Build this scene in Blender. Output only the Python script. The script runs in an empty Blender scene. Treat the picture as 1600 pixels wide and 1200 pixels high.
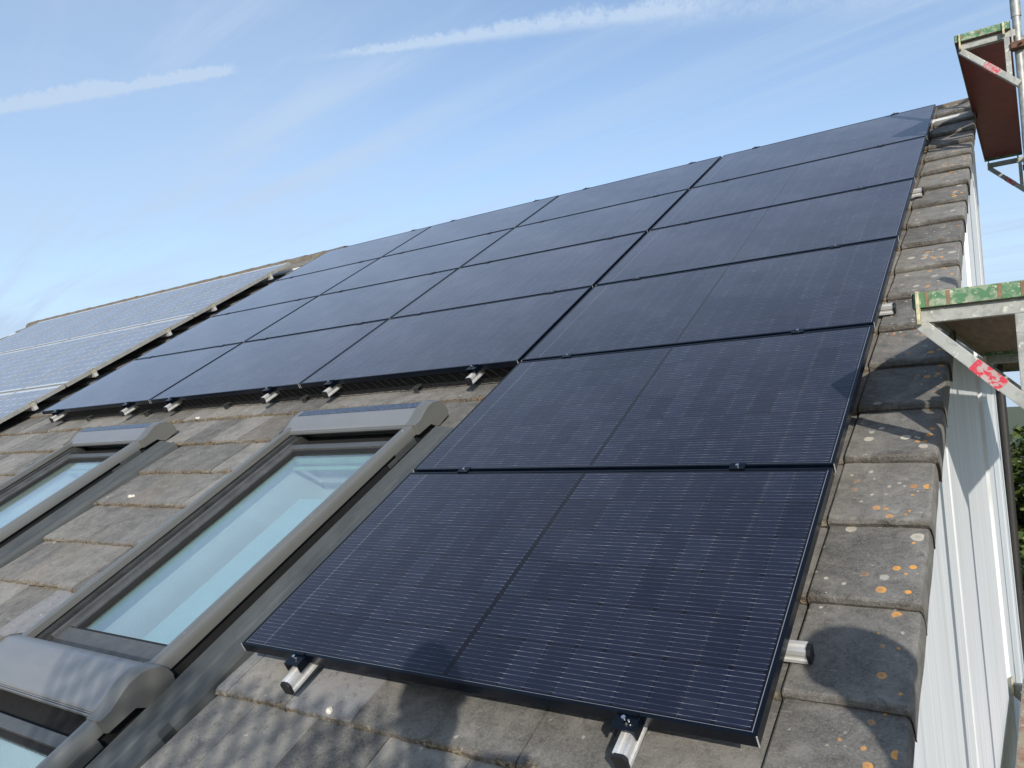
import bpy, bmesh, math, random
from mathutils import Vector, Matrix, Euler
random.seed(7)
PI = math.pi; R = math.radians
S = bpy.context.scene
# ------------------------------------------------------------------ camera, sky, sun, exposure
PITCH = R(30)
cs, sn = math.cos(PITCH), math.sin(PITCH)
def W(u, v, z): return Vector((u, v*cs - z*sn, v*sn + z*cs))      # roof plane coordinates -> world
cam = bpy.data.cameras.new('camera'); cam_o = bpy.data.objects.new('camera', cam)
S.collection.objects.link(cam_o); S.camera = cam_o
m = Matrix(((0.8244, 0.0719, 0.5615, 0.5672), (0.5639, -0.0183, -0.8256, -1.6948), (-0.0491, 0.9972, -0.0556, 0.6876), (0, 0, 0, 1)))
q = m.to_3x3().to_quaternion(); cam_o.rotation_mode = 'QUATERNION'; cam_o.rotation_quaternion = q
cam_o.location = (0.5672, -1.6948, 0.6876)
cam.sensor_width = 36; cam.lens = 27.485; cam.clip_start = 0.02; cam.clip_end = 3000

SUN_TO = Vector((0.545, -0.745, 0.375)).normalized()
SUN_EL = math.asin(SUN_TO.z); SUN_ROT = math.atan2(SUN_TO.x, SUN_TO.y)
sl = bpy.data.lights.new('sun', 'SUN'); sl.energy = 3.2; sl.angle = R(0.5); sl.color = (1, 0.94, 0.86)
so = bpy.data.objects.new('sun', sl); S.collection.objects.link(so); so.location = (5, -6, 8)
so.rotation_euler = (-SUN_TO).to_track_quat('-Z', 'Y').to_euler()
S.view_settings.view_transform = 'Standard'; S.view_settings.look = 'None'
S.view_settings.gamma = 1; S.view_settings.exposure = 0.45
S.cycles.max_bounces = 8

# ------------------------------------------------------------------ node helper
class N:
    def __init__(s, tree): s.t = tree
    def node(s, typ, ins=None, **kw):
        n = s.t.nodes.new(typ)
        for k, v in kw.items(): setattr(n, k, v)
        for k, v in (ins or {}).items(): s.put(n, k, v)
        return n
    def put(s, n, k, v):
        i = n.inputs[k]
        if isinstance(v, X): v = v.o
        if hasattr(v, 'is_output') or v.__class__.__name__.startswith('NodeSocket'): s.t.links.new(v, i)
        else:
            if i.type == 'RGBA' and len(v) == 3: v = (*v, 1)
            i.default_value = v
    def math(s, op, *a, clamp=False):
        n = s.node('ShaderNodeMath', operation=op); n.use_clamp = clamp
        for i, v in enumerate(a): s.put(n, i, v)
        return X(s, n.outputs[0])
    def sep(s, o):
        n = s.node('ShaderNodeSeparateXYZ'); s.put(n, 0, o)
        return [X(s, k) for k in n.outputs]
    def comb(s, a, b, c):
        n = s.node('ShaderNodeCombineXYZ')
        for i, v in enumerate((a, b, c)): s.put(n, i, v)
        return X(s, n.outputs[0])
    def noise(s, vec, scale=5, detail=4, rough=.55, dist=0, out='Fac'):
        n = s.node('ShaderNodeTexNoise', {'Vector': vec, 'Scale': scale, 'Detail': detail, 'Roughness': rough, 'Distortion': dist})
        return X(s, n.outputs[out])
    def white(s, vec):
        n = s.node('ShaderNodeTexWhiteNoise', {'Vector': vec}); n.noise_dimensions = '3D'
        return X(s, n.outputs['Value'])
    def ramp(s, f, stops):
        n = s.node('ShaderNodeValToRGB', {'Fac': f}); e = n.color_ramp.elements
        while len(e) < len(stops): e.new(.5)
        for k, (p, c) in zip(e, stops): k.position = p; k.color = (*c, 1) if not isinstance(c, (int, float)) else (c, c, c, 1)
        return X(s, n.outputs[0])
    def mix(s, f, a, b, mode='MIX'):
        n = s.node('ShaderNodeMix', data_type='RGBA', blend_type=mode)
        s.put(n, 0, f); s.put(n, 6, a); s.put(n, 7, b)
        return X(s, n.outputs[2])
    def step(s, v, lo, hi):                                # smooth 0..1 between lo and hi
        n = s.node('ShaderNodeMapRange', {'Value': v, 'From Min': lo, 'From Max': hi}, interpolation_type='SMOOTHSTEP')
        return X(s, n.outputs[0])
    def scalev(s, vec, sc):
        n = s.node('ShaderNodeMapping', {'Vector': vec, 'Scale': sc}); return X(s, n.outputs[0])
class X:
    def __init__(s, n, o): s.n = n; s.o = o
    def __add__(s, b): return s.n.math('ADD', s, b)
    def __radd__(s, b): return s.n.math('ADD', b, s)
    def __sub__(s, b): return s.n.math('SUBTRACT', s, b)
    def __rsub__(s, b): return s.n.math('SUBTRACT', b, s)
    def __mul__(s, b): return s.n.math('MULTIPLY', s, b)
    def __rmul__(s, b): return s.n.math('MULTIPLY', b, s)
    def __truediv__(s, b): return s.n.math('DIVIDE', s, b)
    def lt(s, b): return s.n.math('LESS_THAN', s, b)
    def gt(s, b): return s.n.math('GREATER_THAN', s, b)
    def abs(s): return s.n.math('ABSOLUTE', s)
    def frac(s): return s.n.math('FRACT', s)
    def floor(s): return s.n.math('FLOOR', s)
    def min(s, b): return s.n.math('MINIMUM', s, b)
    def max(s, b): return s.n.math('MAXIMUM', s, b)

# ------------------------------------------------------------------ world: Nishita sky with thin cirrus and a broken vapour trail
w = bpy.data.worlds.new('World'); S.world = w; w.use_nodes = True
wt = w.node_tree; wt.nodes.clear(); n = N(wt)
sky = n.node('ShaderNodeTexSky', sky_type='NISHITA', sun_disc=False, sun_elevation=SUN_EL, sun_rotation=SUN_ROT,
             air_density=1.0, dust_density=1.2, ozone_density=1.6, altitude=300)
d = X(n, n.node('ShaderNodeTexCoord').outputs['Generated'])
dx, dy, dz = n.sep(d)
zz = dz.max(.06)
px, py = dx/zz, dy/zz                                      # cloud-deck projection
deck = n.comb(px, py, 0)
rot = n.node('ShaderNodeMapping', {'Vector': deck, 'Rotation': (0, 0, R(35)), 'Scale': (.35, 1.1, 1)})
c1 = n.noise(X(n, rot.outputs[0]), 1.0, 7, .55, .5)
c2 = n.noise(deck, .45, 3, .5, .3)
cir = n.step(c1*.6 + c2*.5, .47, .8)*.5
def trail(a, b, w0, w1, amp, fade0, fade1, dens):
    A, B = Vector(a).normalized(), Vector(b).normalized()
    nn = A.cross(B).normalized(); tt = (B - A).normalized(); sa, sb = A.dot(tt), B.dot(tt)
    dist = dx*nn.x + dy*nn.y + dz*nn.z
    al = dx*tt.x + dy*tt.y + dz*tt.z
    t = (al - sa)/(sb - sa)
    big = n.noise(d, 22, 2, .5) - .5
    pf = n.noise(d, 70, 5, .65) - .5
    wd = ((w0 + t*(w1 - w0))*(1 + big*1.6)).max(.0005)
    pf2 = n.noise(d, 190, 4, .7) - .5
    dd = (dist + big*.008 + pf*amp + pf2*amp*.7)
    core = 1 - n.step(dd.abs()/wd, .0, 1.15)
    ends = n.step(t, fade0[0], fade0[1])*(1 - n.step(t, fade1[0], fade1[1]))
    return core*ends*dens*(1.05 + pf*2.4 + pf2*1.8)
t1 = trail((-.8625, .3606, .3551), (-.7254, .5465, .4185), .0100, .0060, .011, (-.6, .05), (.9, 1.03), .85)
t2 = trail((-.6709, .6016, .4337), (-.3237, .823, .4667), .004, .017, .011, (-.02, .25), (.98, 1.25), .62)
t3 = trail((-.6709, .6016, .4337), (-.1587, .8817, .4443), .012, .022, .008, (.5, .8), (1.0, 1.5), .22)
cl = n.math('MAXIMUM', t1, t2).max(t3)
hz = 1 - n.step(dz, 0.0, .42)
st = n.noise(n.scalev(X(n, rot.outputs[0]), (.35, 2.2, 1)), 1.3, 6, .6, .8)
cov = (cir*.9 + n.step(st, .48, .74)*.42 + cl*1.3 + hz*.60 + .17).min(.95)
cloud = n.mix(cov, X(n, sky.outputs[0]), (2.60, 3.30, 4.30))
bg = n.node('ShaderNodeBackground', {'Color': cloud, 'Strength': .15})
wo = n.node('ShaderNodeOutputWorld', {'Surface': bg.outputs[0]})

# ------------------------------------------------------------------ mesh helpers
def link(o, parent=None):
    S.collection.objects.link(o)
    if parent: o.parent = parent
    return o
def tag(o, label=None, cat=None, group=None, kind=None):
    if label: o['label'] = label
    if cat: o['category'] = cat
    if group: o['group'] = group
    if kind: o['kind'] = kind
    return o
def empty(name, loc=(0, 0, 0), rot=(0, 0, 0), parent=None):
    o = bpy.data.objects.new(name, None); o.location = loc; o.rotation_euler = rot; o.empty_display_size = .1
    return link(o, parent)
def build(name, bm, mats, parent=None, loc=(0, 0, 0), rot=(0, 0, 0), smooth=None, bevel=None):
    me = bpy.data.meshes.new(name)
    bmesh.ops.recalc_face_normals(bm, faces=bm.faces[:])
    if bevel:
        bmesh.ops.bevel(bm, geom=[e for e in bm.edges if len(e.link_faces) == 2 and e.calc_face_angle(0) > .6], offset=bevel, segments=2, profile=.7, affect='EDGES', clamp_overlap=True)
    bm.to_mesh(me); bm.free()
    for mt in (mats if isinstance(mats, (list, tuple)) else [mats]): me.materials.append(mt)
    if smooth is not None:
        me.polygons.foreach_set('use_smooth', [True]*len(me.polygons))
        me.set_sharp_from_angle(angle=R(smooth))
    o = bpy.data.objects.new(name, me); o.location = loc; o.rotation_euler = rot
    return link(o, parent)
def box(bm, x0, x1, y0, y1, z0, z1, mi=0):
    v = [bm.verts.new(p) for p in ((x0, y0, z0), (x1, y0, z0), (x1, y1, z0), (x0, y1, z0), (x0, y0, z1), (x1, y0, z1), (x1, y1, z1), (x0, y1, z1))]
    for f in ((0, 3, 2, 1), (4, 5, 6, 7), (0, 1, 5, 4), (1, 2, 6, 5), (2, 3, 7, 6), (3, 0, 4, 7)):
        bm.faces.new([v[i] for i in f]).material_index = mi
def bar(bm, a, b, wx, wz, side=Vector((0, 1, 0)), mi=0):            # rectangular bar between two points
    a, b = Vector(a), Vector(b); d = (b - a).normalized(); s = side.normalized(); t = d.cross(s).normalized()
    vs = []
    for p in (a, b):
        for i, j in ((-1, -1), (1, -1), (1, 1), (-1, 1)): vs.append(bm.verts.new(p + s*wx*.5*i + t*wz*.5*j))
    for f in ((0, 1, 2, 3), (7, 6, 5, 4), (0, 4, 5, 1), (1, 5, 6, 2), (2, 6, 7, 3), (3, 7, 4, 0)):
        bm.faces.new([vs[i] for i in f]).material_index = mi
def tube(bm, pts, r, seg=10, cap=True, mi=0):
    pts = [Vector(p) for p in pts]; rings = []
    rr = r if isinstance(r, (list, tuple)) else [r]*len(pts)
    ref = None
    for i, p in enumerate(pts):
        d = (pts[min(i+1, len(pts)-1)] - pts[max(i-1, 0)]).normalized()
        if ref is None: ref = d.orthogonal().normalized()
        ref = (ref - d*ref.dot(d)).normalized(); b = d.cross(ref)
        rings.append([bm.verts.new(p + (ref*math.cos(2*PI*k/seg) + b*math.sin(2*PI*k/seg))*rr[i]) for k in range(seg)])
    for i in range(len(rings)-1):
        for k in range(seg):
            bm.faces.new((rings[i][k], rings[i][(k+1) % seg], rings[i+1][(k+1) % seg], rings[i+1][k])).material_index = mi
    if cap:
        bm.faces.new(rings[0]); bm.faces.new(rings[-1])
def prism(bm, prof, x0, x1, axis='x', mi=0):                        # profile extruded along an axis
    def P(t, a, b): return (t, a, b) if axis == 'x' else ((a, t, b) if axis == 'y' else (a, b, t))
    A = [bm.verts.new(P(x0, *p)) for p in prof]; B = [bm.verts.new(P(x1, *p)) for p in prof]
    k = len(prof)
    bm.faces.new(A).material_index = mi; bm.faces.new(B).material_index = mi
    for i in range(k): bm.faces.new((A[i], A[(i+1) % k], B[(i+1) % k], B[i])).material_index = mi
def BM(): return bmesh.new()

# ------------------------------------------------------------------ materials
def mat(name):
    mt = bpy.data.materials.new(name); mt.use_nodes = True; t = mt.node_tree; t.nodes.clear()
    n = N(t); p = n.node('ShaderNodeBsdfPrincipled'); o = n.node('ShaderNodeOutputMaterial', {'Surface': p.outputs[0]})
    return mt, n, p
def bump(n, p, h, strength=.4, dist=.002):
    b = n.node('ShaderNodeBump', {'Height': h, 'Strength': strength, 'Distance': dist}); n.put(p, 'Normal', b.outputs[0])
def oc(n): return X(n, n.node('ShaderNodeTexCoord').outputs['Object'])
def simple(name, col, rough=.5, metal=0, var=.15, scale=12, bmp=.1, stretch=(1, 1, 1), spec=.5):
    mt, n, p = mat(name); c = n.scalev(oc(n), stretch)
    f = n.noise(c, scale, 5, .6); g = n.noise(c, scale*6, 3, .6)
    k = tuple(max(0, x*(1 - var*1.6)) for x in col); l = tuple(min(1, x*(1 + var)) for x in col)
    n.put(p, 'Base Color', n.ramp(f*.7 + g*.3, [(.3, k), (.7, l)]))
    n.put(p, 'Roughness', (f - .5)*.25 + rough); n.put(p, 'Metallic', metal); n.put(p, 'Specular IOR Level', spec)
    bump(n, p, g, bmp)
    return mt
M_black = simple('black_anodised', (.0025, .0045, .009), .24, .0, .3, 8, .05, spec=.28)
M_cap = simple('black_plastic', (.012, .012, .014), .5, 0, .2, 30, .1)
M_alu = simple('bare_aluminium', (.70, .70, .68), .42, .45, .1, 20, .05, (1, 8, 1))
M_bolt = simple('bright_bolt', (.8, .8, .8), .25, 1, .05, 30, .05)
M_galv = simple('galvanised_steel', (.36, .37, .35), .55, .45, .35, 25, .3)
M_sky = simple('grey_painted_aluminium', (.165, .166, .152), .30, .3, .06, 3, .03, (1, .3, 1), .7)
M_hood = simple('painted_metal_hood', (.215, .220, .222), .30, .2, .08, 4, .03, (.4, 1, 1), .8)
M_strip = simple('dark_solar_strip', (.05, .065, .10), .25, 0, .6, 60, .1)
M_skyd = simple('dark_grey_sash', (.045, .048, .048), .5, .1, .3, 14, .15)
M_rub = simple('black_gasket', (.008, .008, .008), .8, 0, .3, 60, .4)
M_flash = simple('grey_flashing', (.085, .092, .09), .5, .2, .25, 7, .1, (1, .3, 1))
M_white = simple('white_reveal_board', (.78, .80, .80), .6, 0, .04, 6, .05)
M_wood = simple('weathered_plywood', (.19, .13, .08), .75, 0, .45, 5, .4, (6, .6, 1))
M_bark = simple('bark', (.09, .065, .045), .9, 0, .4, 20, .6)
M_mortar = simple('pale_mortar', (.6, .57, .5), .9, 0, .15, 80, .6)

def glass_mat(name, tint, rough=.02, ior=1.5, dust=.06):
    mt, n, p = mat(name)
    out = [x for x in n.t.nodes if x.type == 'OUTPUT_MATERIAL'][0]
    tr = n.node('ShaderNodeBsdfTransparent', {'Color': (*tint, 1)})
    gl = n.node('ShaderNodeBsdfGlossy', {'Color': (1, 1, 1, 1), 'Roughness': rough})
    df = n.node('ShaderNodeBsdfDiffuse', {'Color': (.5, .5, .47, 1)})
    ge = n.node('ShaderNodeNewGeometry'); dp = n.node('ShaderNodeVectorMath', operation='DOT_PRODUCT')
    n.t.links.new(ge.outputs['Normal'], dp.inputs[0]); n.t.links.new(ge.outputs['Incoming'], dp.inputs[1])
    f = n.math('POWER', 1 - X(n, dp.outputs['Value']).abs(), 4.0)*.78 + .21
    a = n.node('ShaderNodeMixShader', {0: f.min(.95), 1: tr.outputs[0], 2: gl.outputs[0]})
    ns = n.step(n.noise(oc(n), 60, 6, .8), .45, .8)*dust + .015
    b = n.node('ShaderNodeMixShader', {0: ns, 1: a.outputs[0], 2: df.outputs[0]})
    n.t.links.new(b.outputs[0], out.inputs[0]); n.t.nodes.remove(p)
    return mt
M_pane = glass_mat('skylight_glass', (.86, .93, .93))

PW_ = 1.755
def black_panel_mat():
    mt, n, p = mat('black_solar_cells'); c = oc(n); x, y, z = n.sep(c)
    right = x.gt(.8775)
    xl = x - .0185 - right*.868
    cw, ch = .0850, .1660
    cx, cy = xl/cw, (y - .0160)/ch
    fx, fy = cx.frac() - .5, cy.frac() - .5
    inx = (xl.gt(0))*(xl.lt(cw*10)); iny = (y.gt(.0160))*(y.lt(.0160 + ch*6))
    ax, ay = fx.abs()*cw, fy.abs()*ch
    cell = ax.lt(cw/2 - .0012)*ay.lt(ch/2 - .0014)*(ax + ay).lt(cw/2 + ch/2 - .009)*inx*iny
    info = X(n, n.node('ShaderNodeObjectInfo').outputs['Random'])
    rnd = n.white(n.comb(cx.floor() + right*20, cy.floor(), info*31))
    cellc = n.mix(rnd, (.0060, .0085, .020), (.0105, .0140, .031))
    base = n.mix(cell, (.0015, .0015, .003), cellc)
    ly = ((cy*10).frac() - .5).abs()*(ch/10)
    line = ly.lt(.00052)*inx*iny
    near_gap = n.step(ax, cw/2 - .014, cw/2 - .002)
    pat = n.noise(n.scalev(c, (9, 60, 1)), 3, 3, .7)
    glint_noise = n.noise(n.scalev(c, (5, 260, 1)), 2.2, 4, .8)
    lb = (.045 + near_gap*.24*n.step(glint_noise, .30, .6) + n.step(glint_noise, .42, .72)*.30 + n.step(pat, .45, .75)*.08)*(.6 + rnd*.6)  # cell line brightness, with broken glints painted in by noise
    rib_glint = (xl - cw).abs().lt(.0008)*(1 - right)*iny + (xl - cw*8).abs().lt(.0006)*right*iny*n.step(pat, .4, .6)*.4  # glints along the column seams, painted as pale lines
    star_glint = (1 - n.step(ly, .0004, .0012))*(1 - n.step((xl - cw).abs(), .002, .02))*(1 - right)*n.step(fy.abs(), .47, .485)*iny  # small bright glints painted where the lines meet the first seam
    k = n.math('MAXIMUM', line*lb, rib_glint*.22).max(star_glint*.5)
    col = n.mix(k, base, (.75, .77, .80))
    dust = n.step(n.noise(c, 2.3, 6, .65), .42, .85)*.016 + n.step(n.noise(c, 140, 2, .5), .68, .78)*.04 + .003 + n.step(n.noise(n.scalev(c, (1, 2.2, 1)), 1.1, 6, .7, 1.5), .62, .72)*.02
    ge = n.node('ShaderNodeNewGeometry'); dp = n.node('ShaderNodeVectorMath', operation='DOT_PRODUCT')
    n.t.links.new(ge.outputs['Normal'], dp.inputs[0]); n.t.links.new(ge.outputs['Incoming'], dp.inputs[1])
    graze_haze = n.math('POWER', 1 - X(n, dp.outputs['Value']).abs(), 4.6)      # pale sky haze at grazing angles, painted into the base colour
    dust = dust + graze_haze*(.34 + n.step(n.noise(c, 1.7, 6, .62), .3, .8)*.26)  # real dust plus the painted grazing haze
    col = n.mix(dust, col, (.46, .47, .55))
    lip_highlight = n.math('MAXIMUM', (x - (PW_ - .0125)).abs().lt(.0009), (x - .0125).abs().lt(.0007)).max((y - .0125).abs().lt(.0006))  # pale border line: sealant, with the frame edge highlight painted in
    col = n.mix(lip_highlight*.5, col, (.40, .44, .50))
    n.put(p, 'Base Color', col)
    n.put(p, 'Roughness', .075 + n.noise(c, 3, 5, .6)*.09); n.put(p, 'IOR', 1.44)
    n.put(p, 'Specular IOR Level', .5)
    h = n.noise(c, 9, 3, .5); bump(n, p, h, .05, .001)
    return mt
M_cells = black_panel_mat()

def old_panel_mat():
    mt, n, p = mat('old_blue_cells'); c = oc(n); x, y, z = n.sep(c)
    cp = .158
    cx, cy = (x - .024)/cp, (y - .055)/cp
    fx, fy = cx.frac() - .5, cy.frac() - .5
    ax, ay = fx.abs()*cp, fy.abs()*cp
    ins = x.gt(.024)*x.lt(.972)*y.gt(.055)*y.lt(.055 + cp*10)
    cell = ax.lt(cp/2 - .0016)*ay.lt(cp/2 - .0016)*(ax + ay).lt(cp - .020)*ins
    bus = ((fx.abs() - .25).abs()*cp).lt(.0010)
    rnd = n.white(n.comb(cx.floor(), cy.floor(), X(n, n.node('ShaderNodeObjectInfo').outputs['Random'])*17))
    cellc = n.mix(rnd, (.045, .052, .080), (.070, .078, .108))
    cellc = n.mix(bus*.45, cellc, (.5, .5, .5))
    col = n.mix(cell, (.50, .51, .52), cellc)
    col = n.mix(n.step(n.noise(c, 3, 5, .6), .35, .9)*.25 + .24, col, (.44, .45, .46))
    n.put(p, 'Base Color', col); n.put(p, 'Roughness', .22)
    return mt
M_old = old_panel_mat()

def tile_mat(verge=False):
    mt, n, p = mat('verge_tile_concrete' if verge else 'tile_concrete'); c = oc(n)
    at = n.node('ShaderNodeAttribute', attribute_name='tcol'); r, g, b = n.sep(X(n, at.outputs['Vector']))
    uv = X(n, n.node('ShaderNodeUVMap', uv_map='uv').outputs[0]); tu, tv, _ = n.sep(uv)
    big = n.noise(c, 1.6, 4, .6); mid = n.noise(c, 11, 6, .68, .8); fine = n.noise(c, 130, 4, .75); grit = n.noise(c, 420, 3, .7)
    cl = n.ramp(big*.22 + mid*.55 + r*.30 + (n.noise(c, 4.5, 5, .62, 1.2) - .5)*.45, [(.30, (.060, .058, .053)), (.45, (.120, .115, .104)), (.60, (.200, .190, .169)), (.80, (.285, .270, .24))])
    cl = n.mix(n.step(g, .80, .95)*.35, cl, (.20, .165, .12))           # a few sandier tiles
    cl = n.mix(n.step(b, .92, .97)*.45, cl, (.22, .235, .27))           # a few bluish slates
    cl = n.mix(n.step(fine, .35, .75)*.32, cl, (.33, .315, .28))
    cl = n.mix(n.step(n.noise(c, 30, 6, .75), .52, .68)*.55, cl, (.055, .054, .052))
    cl = n.mix(n.step(n.noise(n.scalev(c, (3, 14, 3)), 4, 5, .7, 1.5), .56, .72)*.38, cl, (.34, .325, .295))
    # moss and grime along the lower edge
    edge = (1 - n.step(tv + (mid - .5)*.22 + (n.noise(c, 40, 3, .6) - .5)*.08, -.01, .062))*(.5 + n.step(n.noise(c, 6, 3, .6), .40, .6)*.55)
    mossn = n.noise(c, 75, 4, .7)
    moss = n.ramp(mossn, ([(.38, (.030, .026, .020)), (.55, (.085, .070, .052)), (.66, (.13, .115, .085)), (.80, (.30, .28, .22))] if verge else [(.35, (.030, .022, .016)), (.48, (.15, .10, .06)), (.58, (.27, .22, .13)), (.68, (.50, .45, .33))]))
    cl = n.mix(edge*(.70 if verge else .85), cl, moss)
    cl = n.mix(n.step(grit, .56, .68)*.45, cl, (.40, .385, .345)); cl = n.mix(n.step(grit, .44, .34)*.45, cl, (.05, .048, .044))
    # white flecks
    cl = n.mix(n.step(n.noise(c, 38, 2, .5), .735, .76)*.35, cl, (.62, .6, .55))
    def spots(scale, rmin, rmax, keep, seed):
        vn = n.node('ShaderNodeTexVoronoi', {'Vector': n.scalev(c, (1, 1, .05)), 'Scale': scale, 'Randomness': 1.0})
        cc = n.sep(X(n, vn.outputs['Color']))
        rad = cc[0]*(rmax - rmin) + rmin
        dd = X(n, vn.outputs['Distance']) + (n.noise(c, 120, 4, .7) - .5)*.16
        q = dd/rad
        return (1 - n.step(q, .85, 1.0))*cc[1].gt(keep), q, cc[2]
    x, y, z = n.sep(c)
    if verge:
        for scale, r0, r1, keep, ca, cb, mk in ((24, .10, .36, .30, (.62, .24, .035), (.75, .36, .08), n.step(n.noise(c, 3.2, 2, .5) + (x - .12)*1.2, .46, .60)),
                                                (17, .08, .36, .45, (.48, .46, .40), (.58, .52, .42), n.step(n.noise(c, 2.4, 2, .5), .42, .55)),
                                                (42, .10, .30, .55, (.55, .53, .48), (.60, .50, .36), n.step(n.noise(c, 2.9, 2, .5), .45, .6))):
            msk, q, rr = spots(scale, r0, r1, keep, 0)
            mk = mk*x.lt(.250)*tv.gt(.03)
            ring = n.mix(n.step(q, .25, .7)*.75 + n.step(rr, .45, .55)*.6, (.30, .17, .07) if ca[0] > .6 else (.27, .255, .22), n.mix(rr, ca, cb))
            cl = n.mix(msk*mk*(.55 + n.noise(c, 90, 3, .7)*.6), cl, ring)
    else:
        msk, q, rr = spots(14, .05, .16, .86, 0)
        cl = n.mix(msk*.6, cl, (.5, .48, .42))
    n.put(p, 'Base Color', cl); n.put(p, 'Roughness', .78 - n.step(mid, .4, .8)*.15); n.put(p, 'Specular IOR Level', .35)
    bump(n, p, fine*.7 + grit*.3 + mid*1.2 + mossn*edge*3.5, .8, .003)
    return mt
M_tile = tile_mat(); M_verge = tile_mat(True)

def cladding_mat():
    mt, n, p = mat('streaked_white_cladding'); c = oc(n)
    s1 = n.noise(n.scalev(c, (1, 11, .16)), 3, 5, .65); s2 = n.noise(n.scalev(c, (1, 40, .25)), 3, 4, .7)
    cl = n.ramp(s1*.5 + s2*.35 + n.noise(n.scalev(c, (1, 3, .6)), 1.2, 3, .5)*.15, [(.33, (.34, .36, .365)), (.47, (.60, .63, .64)), (.62, (.72, .745, .755))])
    n.put(p, 'Base Color', cl); n.put(p, 'Roughness', .6); bump(n, p, s2, .3, .003)
    return mt
M_clad = cladding_mat()

def paint_patch(name, paint, under, lo, hi, scale=16, rough=.6, flecks=None):
    mt, n, p = mat(name); c = oc(n)
    f = n.noise(c, scale, 6, .68, .6)
    cl = n.mix(n.step(f, lo, hi), paint, under)
    v = n.noise(c, scale*.3, 4, .6)
    cl = n.mix(v*.55, cl, tuple(k*.45 for k in paint))
    if flecks: cl = n.mix(n.step(n.noise(c, scale*2.2, 4, .7), .58, .66)*.8, cl, flecks)
    n.put(p, 'Base Color', cl); n.put(p, 'Roughness', rough); bump(n, p, f, .3)
    return mt
M_green = paint_patch('chipped_green_paint', (.08, .22, .10), (.36, .40, .28), .44, .60, 30, .6, (.62, .60, .46))
M_redply = paint_patch('dark_red_plywood', (.36, .080, .085), (.24, .060, .065), .45, .7, 9, .55)
M_redmark = paint_patch('red_paint_mark', (.62, .04, .07), (.46, .44, .41), .46, .52, 60, .6)
M_slot = simple('brown_wood_ends', (.24, .15, .09), .8, 0, .3, 60, .3)
M_yellow = simple('pale_yellow_clip', (.55, .50, .32), .6, .1, .35, 60, .3)
M_sandply = paint_patch('sandy_worn_boards', (.45, .36, .26), (.33, .16, .11), .45, .6, 9, .8, (.62, .58, .48))
M_galvd = paint_patch('cement_spattered_steel', (.42, .43, .40), (.30, .31, .29), .45, .6, 22, .6, (.62, .61, .52))

# ------------------------------------------------------------------ terrain
mt, n, p = mat('grass_ground'); c = oc(n)
n.put(p, 'Base Color', n.mix(n.noise(c, .15, 6, .6), (.05, .075, .025), (.11, .11, .05))); n.put(p, 'Roughness', .95)
bm = BM(); G = -5.4
vs = [bm.verts.new((x, y, G)) for x, y in ((-1500, -1500), (1500, -1500), (1500, 1500), (-1500, 1500))]; bm.faces.new(vs)
tag(build('ground', bm, mt), 'flat grassy ground far below the roof', kind='structure')

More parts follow.
